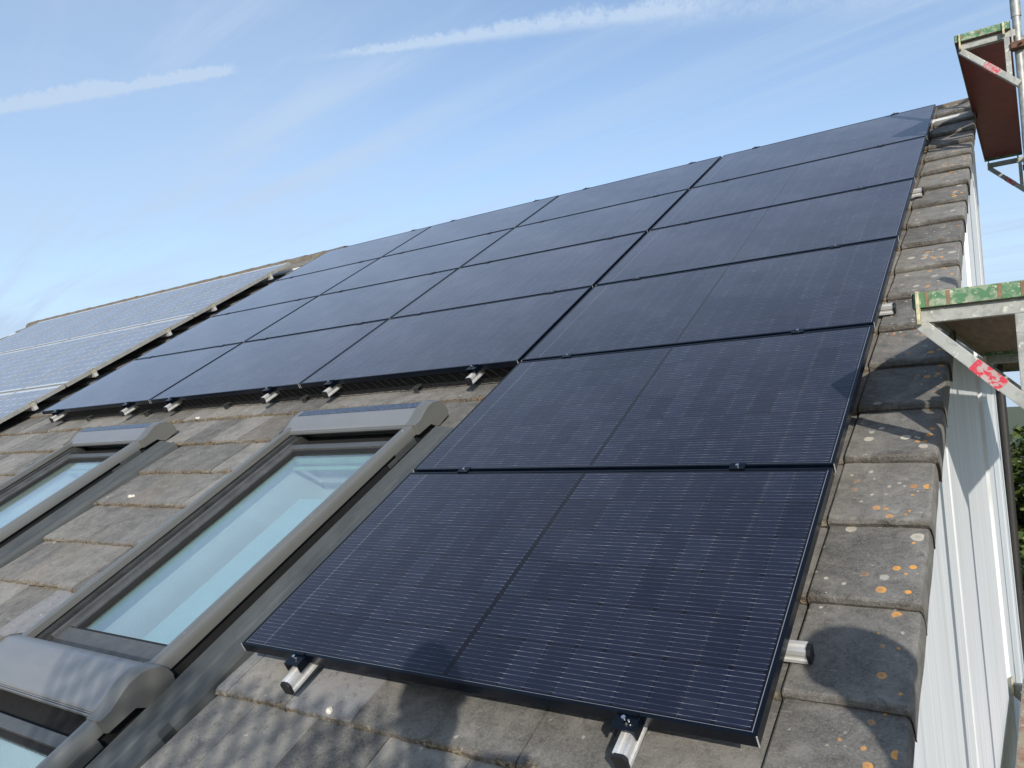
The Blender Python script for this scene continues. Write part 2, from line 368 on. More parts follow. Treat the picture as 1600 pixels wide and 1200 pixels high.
# ------------------------------------------------------------------ the house: roof tiles, verge, ridge, gable wall, skylights
house = empty('house', (0, 0, G))
tag(house, 'house with grey concrete tile roof, white clad gable wall and roof windows', 'house')
UP = (PITCH, 0, 0)
HL = (0, 0, -G)                                                     # undo the empty's offset for its parts
GA, V0, UL = .3435, -.11, -16.4
HOLES = [(-3.14, -1.865, -2.3, 1.60), (-5.64, -4.365, -2.3, 1.60)]
def tiles(name, cells, mt, nu, thick, verge=False):
    verts, faces, tc, uvs = [], [], [], []
    rnd = random.Random(3 if verge else 5)
    for (u0, u1, v0, v1) in cells:
        col = (rnd.random(), rnd.random(), rnd.random())
        dz = rnd.uniform(-.003, .003); dv = rnd.uniform(-.003, .003); tw = rnd.uniform(-.003, .003); tilt = rnd.uniform(-.003, .003)
        near = v0 < 3.2 and u0 > -6.5
        k = nu if near else 2
        zt = -.128 + dz + (.006 if verge else 0)
        b = len(verts)
        rows = []
        ov = .055
        def top(u, v):
            t = (v - v0)/(GA + ov)
            z = zt - t*(thick + .004) + tw*((u - u0)/(u1 - u0) - .5)
            return z
        vlist = [(v0 + dv + .004, 0, 0), (v0 + dv + .020, 0, 1), ((v0 + v1)/2, .5, 2), (v1 + ov, 1, 3)]
        for j, (v, tt, kind) in enumerate(vlist):
            row = []
            for i in range(k + 1):
                u = u0 + (u1 - u0)*i/k
                jv = rnd.gauss(0, .0018) if kind == 0 and near else 0
                z = top(u, v) - (.004 if kind == 0 else 0) + (rnd.gauss(0, .0007) if near else 0)
                row.append(len(verts)); verts.append((u, v + jv + tilt*(i/k - .5), z)); uvs.append(((u - u0)/.3, (v - v0)/GA))
            rows.append(row)
        for lev in (1, 2):
            row = []
            for i in range(k + 1):
                u = u0 + (u1 - u0)*i/k
                jv = rnd.gauss(0, .0025) if near else 0
                row.append(len(verts)); verts.append((u, v0 + dv + jv + tilt*(i/k - .5) + .002*lev, zt - thick*.5*lev - .004)); uvs.append(((u - u0)/.3, -.02*lev))
            rows.insert(0, row)
        for a, c_ in zip(rows[:-1], rows[1:]):
            for i in range(k): faces.append((a[i], a[i+1], c_[i+1], c_[i]))
        # side skirts
        for idx in (0, k):
            ids = [r[idx] for r in rows]
            low = []
            for q_ in ids:
                x_, y_, z_ = verts[q_]; low.append(len(verts)); verts.append((x_, y_, z_ - .02)); uvs.append(uvs[q_])
            for a in range(len(ids) - 1):
                f = (ids[a], ids[a+1], low[a+1], low[a]); faces.append(f if idx == 0 else f[::-1])
        tc += [col]*(len(verts) - b)
    me = bpy.data.meshes.new(name); me.from_pydata(verts, [], faces)
    at = me.attributes.new('tcol', 'FLOAT_VECTOR', 'POINT')
    at.data.foreach_set('vector', [x for c_ in tc for x in c_])
    uvl = me.uv_layers.new(name='uv')
    li = [0]*len(me.loops); me.loops.foreach_get('vertex_index', li)
    uvl.data.foreach_set('uv', [x for i in li for x in uvs[i]])
    me.materials.append(mt); me.polygons.foreach_set('use_smooth', [True]*len(me.polygons)); me.set_sharp_from_angle(angle=R(28))
    o = bpy.data.objects.new(name, me); o.rotation_euler = UP; o.location = HL
    return link(o, house)
cells = []
for k in range(-7, 20):
    v0 = V0 + GA*k; off = -.02 if k % 2 == 0 else -.168
    # measured: even rows line up with the verge seam, odd rows half a tile over
    off = -.02 if (k % 2 == 0) else -.17
    us = [-.0195]
    u = off if off < -.05 else off - .2975
    while u > UL: us.append(u); u -= .2975
    us.append(UL)
    for a, b in zip(us[1:], us[:-1]):
        u0, u1 = a + .0018, b - .0018
        segs = [(u0, u1)]
        for (h0, h1, hv0, hv1) in HOLES:
            if hv0 < v0 + .05 and v0 < hv1 - .05:
                ns = []
                for s0, s1 in segs:
                    if s1 <= h0 or s0 >= h1: ns.append((s0, s1)); continue
                    if s0 < h0: ns.append((s0, h0))
                    if s1 > h1: ns.append((h1, s1))
                segs = ns
        for s0, s1 in segs:
            if s1 - s0 > .02: cells.append((s0, s1, v0, v0 + GA))
tiles('roof_tiles', cells, M_tile, 8, .024)
# verge tiles: thick, rounded outer shoulder, side flange hanging over the wall
def verge_tiles():
    verts, faces, tc, uvs = [], [], [], []; rnd = random.Random(11)
    prof_u = [-.0165, -.012, .05, .12, .19, .250, .259, .2645, .267, .269, .268]
    prof_z = [-.003, 0, .0, .001, .001, .000, -.0015, -.006, -.016, -.055, -.095]
    for k in range(-7, 20):
        v0 = V0 + GA*k + rnd.uniform(-.003, .003); col = (rnd.uniform(.2, .75), 0, 0); b = len(verts)
        zt = -.118 + rnd.uniform(-.002, .002); du = rnd.uniform(-.003, .003); yaw = rnd.uniform(-.004, .004)
        rows = []
        for (v, dzz, shr, tvv) in ((v0 + .004, -.040, 0, -.03), (v0 - .001, -.020, 0, -.02), (v0 + .003, -.005, 0, 0), (v0 + .012, 0, 0, .03), (v0 + .11, -.010, 0, .3), (v0 + .23, -.022, 0, .65), (v0 + .40, -.040, .004, 1)):
            row = []
            for u, z in zip(prof_u, prof_z):
                outer = u > .2
                j = rnd.gauss(0, .0014) if tvv < .02 else rnd.gauss(0, .0005)
                row.append(len(verts)); verts.append((u + du*(u > 0) + .003*(v0 + .1 > v)*outer - shr*outer + yaw*(v - v0)/.34, v + j, zt + z + (dzz*.82 if not (outer and z < -.03) else dzz*.3) + rnd.gauss(0, .0006)))
                uvs.append((u/.3, tvv))
            rows.append(row)
        for a, c_ in zip(rows[:-1], rows[1:]):
            for i in range(len(prof_u) - 1): faces.append((a[i], a[i+1], c_[i+1], c_[i]))
        # front end of the flange and of the underside
        bl = []
        for i, u in enumerate(prof_u):
            bl.append(len(verts)); x_, y_, z_ = verts[rows[0][i]]; verts.append((min(x_, .235), y_ + .02, z_ if i < 6 else min(z_, zt - .05))); uvs.append((u/.3, -.05))
        for i in range(len(prof_u) - 1): faces.append((bl[i], bl[i+1], rows[0][i+1], rows[0][i]))
        tc += [col]*(len(verts) - b)
    me = bpy.data.meshes.new('verge'); me.from_pydata(verts, [], faces)
    at = me.attributes.new('tcol', 'FLOAT_VECTOR', 'POINT'); at.data.foreach_set('vector', [x for c_ in tc for x in c_])
    uvl = me.uv_layers.new(name='uv'); li = [0]*len(me.loops); me.loops.foreach_get('vertex_index', li)
    uvl.data.foreach_set('uv', [x for i in li for x in uvs[i]])
    me.materials.append(M_verge); me.polygons.foreach_set('use_smooth', [True]*len(me.polygons)); me.set_sharp_from_angle(angle=R(24))
    o = bpy.data.objects.new('verge', me); o.rotation_euler = UP; o.location = HL
    return tag(link(o, house), 'thick verge tiles spotted with orange and pale lichen')
verge_tiles()
# underlay under the tiles, cut round the skylights
M_under = simple('dark_roof_underlay', (.02, .02, .02), .9)
bm = BM()
ucuts = sorted([UL, .235] + [x for h in HOLES for x in h[:2]])
for a, b in zip(ucuts[:-1], ucuts[1:]):
    mid_ = (a + b)/2; hole = any(h[0] < mid_ < h[1] for h in HOLES)
    rngs = [(-2.55, 6.75)] if not hole else [(-2.55, -2.3), (1.62, 6.75)]
    for r0, r1 in rngs: box(bm, a, b, r0, r1, -.22, -.165)
build('underlay', bm, M_under, house, HL, UP)
# ridge tiles
bm = BM(); rnd = random.Random(4); u = .27
while u > UL:
    L = .40
    a = [(-.10, -.05), (-.085, -.018), (-.05, .012), (0, .026), (.05, .012), (.085, -.02), (.10, -.10)]
    z0 = (-.148 if u > -7.0 else -.120) + rnd.uniform(-.003, .003)
    r0 = [bm.verts.new((u, 6.80 + p_[0], z0 + p_[1] + .008)) for p_ in a]; r1 = [bm.verts.new((u - L - .02, 6.80 + p_[0], z0 + p_[1])) for p_ in a]
    lo = [bm.verts.new((u, 6.80 + p_[0]*.85, z0 + p_[1] - .015)) for p_ in a]
    for i in range(6):
        bm.faces.new((r0[i], r0[i+1], r1[i+1], r1[i])); bm.faces.new((lo[i], lo[i+1], r0[i+1], r0[i]))
    u -= L
build('ridge', bm, M_tile, house, HL, UP, smooth=40)
# gable wall: big sheets with overlapping joints, top edge following the verge; very slight outward lean
def wu(zw, base=.226): return base + max(0, (1.0 - zw))*.018
YB = 5.78
def wall_poly(y0, y1, u_off, top_drop=.14):
    def ztop(y): return (y*sn + 0)/cs - .14/cs - top_drop + .06
    nz = 14; cols = []
    ys = [y0 + (y1 - y0)*i/max(1, int((y1 - y0)/.5)) for i in range(max(1, int((y1 - y0)/.5)) + 1)]
    for y in ys:
        zt_ = ztop(y); cols.append([(wu(G + (zt_ - G)*j/nz) + u_off, y, G + (zt_ - G)*j/nz) for j in range(nz + 1)])
    vv = [[bm.verts.new(p_) for p_ in c_] for c_ in cols]
    for a, b in zip(vv[:-1], vv[1:]):
        for j in range(nz): bm.faces.new((a[j], b[j], b[j+1], a[j+1]))
    for e in (vv[0], vv[-1]):                               # return edges
        back = [bm.verts.new(v_.co - Vector((.05, 0, 0))) for v_ in e]
        for j in range(nz): bm.faces.new((e[j], back[j], back[j+1], e[j+1]))
bm = BM()
for i, (a, b, o_) in enumerate(((-2.3, -.9, 0), (-.9, .55, .004), (.55, 1.75, 0), (1.75, 1.80, -.012), (1.80, 3.75, .002), (3.75, 4.02, -.018), (4.02, 4.08, .006), (4.08, 5.25, .0), (5.25, 5.29, -.02), (5.29, YB, .002))):
    wall_poly(a, b, o_)
tag(build('gable_wall', bm, M_clad, house, HL), 'pale streaked sheet cladding below the verge')
bm = BM(); box(bm, UL + .1, .17, -2.2, YB - .02, G, -1.75); box(bm, UL + .1, .17, YB - .32, YB - .02, -1.75, 3.02)
build('house_body', bm, M_clad, house, HL)
bm = BM(); tube(bm, [(.262, YB + .03, 1.25), (.27, YB + .04, .4), (.275, YB + .05, -2), (.275, YB + .05, G)], .035, 12)
tube(bm, [(.262, YB + .03, 1.25), (.22, YB + .05, 1.38), (.12, YB + .06, 1.45)], .035, 12)
build('corner_shade_tube', bm, simple('corner_shade_black', (.02, .018, .016), .5), house, HL, smooth=40)  # dark tube standing in for the shaded back corner of the wall

# ---- skylights (parts of the house, in roof coordinates)
def make_skylight(du, dv, label):
    L = Matrix.Translation(HL) @ Matrix.Rotation(PITCH, 4, 'X')
    loc = L @ Vector((du, dv, 0))
    a, b = -3.118, -2.095                                   # outer edges
    v0, v1 = -.16, 1.56
    bm = BM()                                               # fixed frame: stepped ring
    for s, e, z1 in ((a + .053, a + .085, -.062), (a + .085, a + .118, -.078)):
        box(bm, s, e, v0, v1, -.20, z1)
    for s, e, z1 in ((b - .078, b - .053, -.062), (b - .098, b - .078, -.078)):
        box(bm, s, e, v0, v1, -.20, z1)
    box(bm, a + .118, b - .098, v0, v0 + .085, -.20, -.085); box(bm, a + .118, b - .098, v1 - .05, v1, -.20, -.15)
    fr = build('skylight', bm, M_skyd, house, loc, UP, bevel=.002)
    fr['label'] = label
    def sub(name, bm, mt, **k): return build(name, bm, mt, fr, **k)
    bm = BM()                                               # side covers (rounded rails)
    for s, q_ in ((a, 1), (b, -1)):
        prof = [(s, -.078), (s + q_*.0005, -.070), (s + q_*.005, -.036), (s + q_*.010, -.028), (s + q_*.017, -.0245), (s + q_*.048, -.0235), (s + q_*.054, -.027), (s + q_*.055, -.055), (s + q_*.012, -.0775)]
        bm = BM(); prism(bm, prof, v0, 1.55, 'y')
        sub('side_cover', bm, M_sky, smooth=35)
        bm = BM(); box(bm, min(s + q_*.016, s + q_*.052), max(s + q_*.016, s + q_*.052), v0, 1.74, -.16, -.0605); sub('frame_side', bm, M_rub)
    bm = BM()                                               # opening sash
    sl_, sr = a + .118, b - .098; gl, gr = -2.930, -2.245
    box(bm, sl_, gl - .022, .0, 1.43, -.12, -.084); box(bm, gr + .022, sr, .0, 1.43, -.12, -.084)
    box(bm, sl_, sr, 1.395, 1.440, -.119, -.080); box(bm, sl_, sr, -.075, -.005, -.119, -.088)
    box(bm, sl_ - .01, sl_ + .008, -.075, 1.44, -.12, -.070); box(bm, sr - .008, sr + .01, -.075, 1.44, -.12, -.070)
    sub('sash', bm, simple('grey_sash_cover', (.095, .10, .10), .45, .2, .2, 10, .1) if 'grey_sash_cover' not in bpy.data.materials else bpy.data.materials['grey_sash_cover'], bevel=.0025)
    bm = BM()
    box(bm, gl - .022, gl, .0, 1.395, -.118, -.095); box(bm, gr, gr + .022, .0, 1.395, -.118, -.095)
    box(bm, gl, gr, 1.372, 1.395, -.117, -.094); box(bm, gl, gr, -.004, .008, -.117, -.094)
    sub('gasket', bm, M_rub)
    bm = BM(); box(bm, a + .06, b - .06, 1.441, 1.60, -.185, -.128); sub('gap_shade_fill', bm, M_rub)  # black fill put in as the dark shade below the hood lip
    bm = BM(); box(bm, gl, gr, .008, 1.372, -.112, -.105); sub('pane', bm, M_pane)
    bm = BM()                                               # hood across the top
    prof = [(1.52, -.058), (1.52, -.036), (1.526, -.030), (1.600, -.004), (1.622, .001), (1.690, .001), (1.702, -.003), (1.735, -.026), (1.757, -.060), (1.765, -.135), (1.60, -.135), (1.56, -.058)]
    prism(bm, prof, a - .004, b - .054)
    for y in (1.515, 1.507): box(bm, a + .02, b - .06, y, y + .004, -.052 + (1.507 - y)*1.2, -.040)
    sub('hood', bm, M_hood, smooth=18)
    if dv == 0:
        bm = BM(); box(bm, a + .03, b - .066, 1.630, 1.686, .0012, .0035); sub('solar_strip', bm, M_strip)
    bm = BM()                                               # rounded end caps of the hood
    for s, q_ in ((b - .054, 1), (a - .004, -1)):
        rings = []
        for t_, sc in ((0, 1.0), (.030, 1.0), (.050, .985), (.064, .965), (.072, .93)) if q_ == 1 else ((0, 1.0), (.006, .98), (.014, .95)):
            cxv, czv = 1.62, -.088
            pr_ = [(1.485, -.080), (1.485, -.021), (1.53, -.020), (1.60, .003), (1.63, .010), (1.68, .009), (1.715, -.004), (1.745, -.026), (1.765, -.056), (1.772, -.088), (1.764, -.118), (1.655, -.128), (1.628, -.112), (1.600, -.084)]
            rings.append([bm.verts.new((s + q_*t_, cxv + (v_ - cxv)*sc, czv + (z_ - czv)*sc)) for v_, z_ in pr_])
        for r0, r1 in zip(rings[:-1], rings[1:]):
            for i in range(len(r0)): bm.faces.new((r0[i], r0[(i+1) % len(r0)], r1[(i+1) % len(r0)], r1[i]))
        bm.faces.new(rings[-1]); bm.faces.new(rings[0])
        sub('hood_end_cap', bm, M_sky, smooth=50); bm = BM()
    bm = BM()                                               # gutter flashing down the right side and left side
    for s, q_ in ((b, 1), (a, -1)):
        prof = [(s + q_*.040, -.16), (s + q_*.040, -.104), (s + q_*.046, -.096), (s + q_*.120, -.106), (s + q_*.128, -.112), (s + q_*.175, -.116), (s + q_*.183, -.108), (s + q_*.193, -.108), (s + q_*.205, -.128), (s + q_*.212, -.16)]
        if q_ == -1: prof = [(s + .01, -.16), (s + .01, -.115), (s - .018, -.115), (s - .02, -.16)]
        bm = BM(); prism(bm, prof, v0 - .16, 1.60, 'y'); sub('flashing', bm, M_flash)
    bm = BM(); box(bm, b - .01, b + .045, v0 - .16, 1.62, -.170, -.150); sub('channel', bm, M_rub)
    bm = BM()                                               # hinge box and bracket under the cover near the top
    box(bm, b - .004, b + .010, 1.30, 1.46, -.112, -.0785); box(bm, b - .002, b + .006, 1.23, 1.299, -.115, -.095)
    sub('hinge_cover', bm, M_flash, bevel=.002)
    bm = BM()                                               # white reveal shaft inside
    for x0, x1, y0, y1 in ((gl - .05, gl - .02, -.08, 1.50), (gr + .02, gr + .05, -.08, 1.50), (gl - .02, gr + .02, 1.47, 1.50), (gl - .02, gr + .02, -.08, -.05)):
        box(bm, x0, x1, y0, y1, -.62, -.135)
    box(bm, gl - .05, gr + .05, -.08, 1.50, -.65, -.62)
    sub('reveal', bm, M_white)
    return fr
def interior(fr):
    gl, gr = -2.930, -2.265
    bm = BM(); box(bm, gl + .08, gr - .10, .10, 1.22, -.30, -.296)
    mt = simple('pale_blind_fabric', (.66, .80, .82), .8, 0, .04, 4, .02) if 'pale_blind_fabric' not in bpy.data.materials else bpy.data.materials['pale_blind_fabric']
    build('blind', bm, mt, fr)
    bm = BM(); box(bm, gl, gl + .022, .01, 1.40, -.135, -.118); build('glass_spacer', bm, simple('green_spacer', (.16, .30, .17), .5) if 'green_spacer' not in bpy.data.materials else bpy.data.materials['green_spacer'], fr)
    bm = BM(); box(bm, gr - .16, gr - .115, .30, .40, -.29, -.24); box(bm, gr - .15, gr - .12, .40, .47, -.285, -.25); build('handle', bm, M_skyd, fr, bevel=.004)
    for y in (.02, .74, 1.44):
        bm = BM(); tube(bm, [(-2.125, y, -.0245), (-2.125, y, -.0215)], .0038, 10); build('screw', bm, M_bolt, fr)
    bm = BM(); box(bm, gl - .015, gr + .015, 1.36, 1.43, -.16, -.132); tube(bm, [(gl, 1.33, -.17), (gr, 1.33, -.17)], .012, 8)
    build('blind_rail', bm, simple('pale_green_rail', (.40, .58, .42), .5) if 'pale_green_rail' not in bpy.data.materials else bpy.data.materials['pale_green_rail'], fr)
s1 = make_skylight(0, 0, 'large skylight in the middle, between tiles and solar panels'); interior(s1)
s2 = make_skylight(0, -1.87, 'lower skylight whose curved hood meets the foot of the middle skylight')
s3 = make_skylight(-2.50, 0, 'skylight furthest left, partly cut off by the edge of the photo'); interior(s3)

# ------------------------------------------------------------------ black solar panels
PW, PH, PG = 1.755, 1.028, .020
def copy_tree(o, parent=None):
    c_ = o.copy(); S.collection.objects.link(c_)
    if parent: c_.parent = parent
    for ch in [x for x in bpy.data.objects if x.parent == o]: copy_tree(ch, c_)
    return c_
def make_panel():
    root = empty('solar_panel', rot=UP)
    bm = BM(); t_ = .010
    for x0, x1, y0, y1 in ((0, PW, 0, t_), (0, PW, PH - t_, PH), (0, t_, t_, PH - t_), (PW - t_, PW, t_, PH - t_)): box(bm, x0, x1, y0, y1, -.033, 0)
    for x0, x1, y0, y1 in ((t_, PW - t_, t_, .03), (t_, PW - t_, PH - .03, PH - t_)): box(bm, x0, x1, y0, y1, -.033, -.031)
    fr = build('frame', bm, M_black, root, bevel=.0008)
    bm = BM(); box(bm, t_ + .0003, PW - t_ - .0003, t_ + .0003, PH - t_ - .0003, -.0065, -.0018)
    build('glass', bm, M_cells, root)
    for x, y in ((PW, 0), (0, 0)):
        bm = BM(); box(bm, x - .0012, x + .0012, y - .0012, y + .0012, -.032, .0006); build('corner_joint', bm, M_alu, fr)
    return root
proto = make_panel()
names = {0: 'bottom', 1: 'second', 2: 'third', 3: 'fourth', 4: 'fifth', 5: 'top'}
first = True
for c_ in range(4):
    for r_ in range(6):
        if c_ > 0 and r_ < 2: continue
        o = proto if first else copy_tree(proto); first = False
        du = (.004, -.003, 0, 0)[c_] + random.uniform(-.0015, .0015)
        if c_ == 0 and r_ == 1: du = .004
        o.location = W(-c_*(PW + PG) - PW + du, r_*(PH + PG), random.uniform(-.0005, .0005))
        if c_ == 0:
            lab = {0: 'black solar panel lowest on the roof, nearest to the viewer', 1: 'black solar panel directly above the lowest one',
                   2: 'black solar panel third from the bottom along the right verge', 3: 'black solar panel fourth from the bottom along the right verge',
                   4: 'black solar panel second from the top along the right verge', 5: 'black solar panel at the top right corner of the array'}[r_]
        else:
            col_ = {1: 'second column from the right', 2: 'third column from the right', 3: 'leftmost column'}[c_]
            lab = {2: 'black solar panel in the lowest row of the ', 3: 'black solar panel one above the lowest row in the ',
                   4: 'black solar panel one below the top row in the ', 5: 'black solar panel in the top row of the '}[r_] + col_
        tag(o, lab, 'solar panel', 'black solar panels in the array')

# ------------------------------------------------------------------ mounting rails, clamps
def cap_shape(bm, axis, at, sgn, cx, z0, z1, w_=.041):
    d_ = .010*sgn
    if axis == 'y': prism(bm, [(cx - w_/2, z1 - .008), (cx - w_/2 + .008, z1 + .002), (cx + w_/2 - .008, z1 + .002), (cx + w_/2, z1 - .008), (cx + w_/2 - .004, z0 - .002), (cx - w_/2 + .004, z0 - .002)], at, at + d_, 'y')
    else: prism(bm, [(cx - w_/2, z1 - .008), (cx - w_/2 + .008, z1 + .002), (cx + w_/2 - .008, z1 + .002), (cx + w_/2, z1 - .008), (cx + w_/2 - .004, z0 - .002), (cx - w_/2 + .004, z0 - .002)], at, at + d_, 'x')
def railprof(cx, z0, z1, w_=.037):
    h = w_/2
    return [(cx - h, z1), (cx - h + .010, z1), (cx - h + .011, z1 - .005), (cx + h - .011, z1 - .005), (cx + h - .010, z1), (cx + h, z1),
            (cx + h, z1 - .014), (cx + h - .004, z1 - .017), (cx + h - .004, z0 + .012), (cx + h, z0 + .009), (cx + h, z0), (cx - h, z0), (cx - h, z0 + .009), (cx - h + .004, z0 + .012), (cx - h + .004, z1 - .017), (cx - h, z1 - .014)]
ordn = ['first', 'second', 'third', 'fourth', 'fifth', 'sixth', 'seventh', 'eighth']
ri = 0
for c_ in range(4):
    for off in (.30, 1.46):
        u = -c_*(PW + PG) - off; vb = 0 if c_ == 0 else 2*(PH + PG)
        root = empty('mounting_rail', W(u, vb, 0), UP)
        L = 6*(PH + PG) - vb + .05
        bm = BM(); prism(bm, railprof(0, -.075, -.035), -.085, L, 'y'); build('rail', bm, M_alu, root)
        bm = BM(); cap_shape(bm, 'y', -.085, -1, 0, -.075, -.035); build('end_cap', bm, M_cap, root, bevel=.001)
        bm = BM(); cap_shape(bm, 'y', L, 1, 0, -.075, -.035); build('end_cap', bm, M_cap, root, bevel=.001)
        # end clamps: hollow black Z-blocks with a bolt
        for y0, sg in ((-.001, -1), (L - .05 - PG + .001, 1)):
            bm = BM(); d_ = .042*sg
            ya, yb = sorted((y0, y0 + d_))
            box(bm, -.031, .031, ya, yb, -.008, -.0035); box(bm, -.031, -.027, ya, yb, -.0345, -.008); box(bm, .027, .031, ya, yb, -.0345, -.008)
            box(bm, -.026, .026, y0, y0 + .003*sg, -.034, .003) if sg > 0 else box(bm, -.026, .026, -.004, -.001, -.034, .003)
            box(bm, -.026, .026, min(y0, y0 - .008*sg), max(y0, y0 - .008*sg), .0012, .0035)
            cl_ = build('end_clamp', bm, M_black, root, bevel=.0006)
            bm = BM(); tube(bm, [(-.004, y0 + .016*sg, 0), (-.004, y0 + .016*sg, .008)], .0055, 12); tube(bm, [(.010, y0 + .020*sg, 0), (.010, y0 + .020*sg, .004)], .003, 6)
            build('bolt', bm, M_bolt, cl_, smooth=40)
        for j in range(1, 6 if c_ == 0 else 4):
            y = j*(PH + PG) - PG/2
            bm = BM(); box(bm, -.026, .026, y - .017, y + .017, .0012, .0040); box(bm, -.026, .026, y - .0085, y + .0085, -.034, .0012)
            cl_ = build('mid_clamp', bm, M_black, root, bevel=.0006)
            bm = BM(); tube(bm, [(0, y, .003), (0, y, .010)], .0060, 12); build('bolt', bm, M_bolt, cl_, smooth=40)
        lab = ('upslope mounting rail sticking out under the ' + ('right' if off < 1 else 'left') + ' part of the lowest black panel') if c_ == 0 else \
              ordn[ri] + ' upslope mounting rail counted from the right verge, under the raised lower edge'
        tag(root, lab, 'mounting rail', 'upslope rails under the black panels'); ri += 1
for i, (v, ul, where) in enumerate(((.345, -1.72, 'beside the lowest black panel'), (2.44, -7.05, 'just above the lower scaffold bracket'), (4.19, -7.05, 'high up beside the second panel from the top'), (5.75, -7.05, 'near the ridge, hidden under the top panel row'))):
    root = empty('cross_rail', W(0, v, 0), UP); ur = .032 if i < 3 else -.03
    bm = BM(); prism(bm, railprof(0, -.115, -.0755), ul, ur, 'x'); build('rail', bm, M_alu, root)
    bm = BM(); cap_shape(bm, 'x', ur, 1, 0, -.115, -.0755); build('end_cap', bm, M_cap, root, bevel=.001)
    bm = BM(); cap_shape(bm, 'x', ul, -1, 0, -.115, -.0755); build('end_cap', bm, M_cap, root, bevel=.001)
    tag(root, 'cross rail end with black cap ' + where, 'mounting rail', 'cross rails under the black panels')
# roof hooks under the lower row
for i, u in enumerate((-2.55, -3.55, -4.40, -5.45, -6.35)):
    bm = BM(); box(bm, u - .015, u + .015, 2.085, 2.30, -.150, -.143); box(bm, u - .015, u + .015, 2.078, 2.085, -.150, -.105); box(bm, u - .02, u + .02, 2.07, 2.13, -.105, -.098)
    tag(build('roof_hook', bm, M_skyd, None, (0, 0, 0), UP, bevel=.001), ordn[i] + ' small metal roof hook from the right in the dark gap under the panels', 'roof hook', 'roof hooks under the panels')
# wavy wire guard below the raised lower edge
bm = BM(); rnd = random.Random(2)
u = -1.83
tube(bm, [(-1.80 - i*.26, 2.118 + rnd.uniform(-.002, .002), -.118 + rnd.uniform(-.003, .003)) for i in range(21)], .0035, 6)
while u > -7.0:
    if abs(((-u - .3) % 1.775)) > .02:
        h = rnd.uniform(-.006, .006)
        pts = [(u + .010, 2.116, -.125), (u - .004, 2.112 + h*.3, -.108), (u - .026, 2.104, -.092 + h), (u - .030, 2.100, -.074), (u - .046, 2.098, -.055 + h), (u - .070, 2.096, -.037)]
        tube(bm, pts, .0016, 5)
    u -= rnd.uniform(.055, .085)
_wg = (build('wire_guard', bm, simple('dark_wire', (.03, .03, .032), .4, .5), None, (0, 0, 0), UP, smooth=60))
bm = BM(); box(bm, -7.05, -1.80, 2.150, 2.153, -.160, -.034); build('gap_shade_strip', bm, M_rub, _wg)  # black strip added to paint the shade in the gap under the panels
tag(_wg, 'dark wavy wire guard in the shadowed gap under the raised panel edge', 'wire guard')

# ------------------------------------------------------------------ old grey panels on the far left
def make_old():
    root = empty('old_solar_panel', rot=UP); w_, h_ = .990, 1.700
    bm = BM(); t_ = .014
    for x0, x1, y0, y1 in ((0, w_, 0, t_), (0, w_, h_ - t_, h_), (0, t_, t_, h_ - t_), (w_ - t_, w_, t_, h_ - t_)): box(bm, x0, x1, y0, y1, -.042, .0)
    build('frame', bm, simple('weathered_silver_frame', (.36, .36, .33), .5, .35, .15, 10, .1), root, bevel=.001)
    bm = BM(); box(bm, t_ + .0003, w_ - t_ - .0003, t_ + .0003, h_ - t_ - .0003, -.008, -.002); build('glass', bm, M_old, root)
    return root
op = make_old(); first = True
cn = ['nearest the black panels', 'second from the black panels', 'third from the black panels', 'fourth from the black panels', 'fifth from the black panels', 'sixth from the black panels', 'at the far left end']
for c_ in range(7):
    for r_ in range(3):
        o = op if first else copy_tree(op); first = False
        o.location = W(-7.77 - .990 - c_*1.000, 1.02 + r_*1.722, .0 + random.uniform(-.001, .001))
        tag(o, 'old bluish solar panel with silver frame, ' + ['bottom row, ', 'middle row, ', 'top row, '][r_] + cn[c_], 'solar panel', 'old silver framed solar panels')
for i, v in enumerate((1.35, 2.35, 3.05, 4.05, 4.75, 5.75)):       # clamp at the array's near edge on each of its rails
    root = empty('old_rail', W(-7.77, v, 0), UP)
    bm = BM(); box(bm, -7.0, .03, -.02, .02, -.085, -.044); build('rail', bm, M_alu, root)
    bm = BM(); box(bm, .002, .030, -.026, .026, -.044, -.004); box(bm, -.010, .030, -.026, .026, .002, .006)
    cl_ = build('end_clamp', bm, simple('old_clamp', (.45, .43, .34), .55, .3, .2, 30, .1) if 'old_clamp' not in bpy.data.materials else bpy.data.materials['old_clamp'], root, bevel=.001)
    bm = BM(); tube(bm, [(.016, 0, .004), (.016, 0, .014)], .006, 10); build('bolt', bm, M_bolt, cl_)
    tag(root, ordn[i] + ' rail and clamp from the bottom along the old panels\' near edge', 'mounting rail', 'rails and clamps of the old panels')

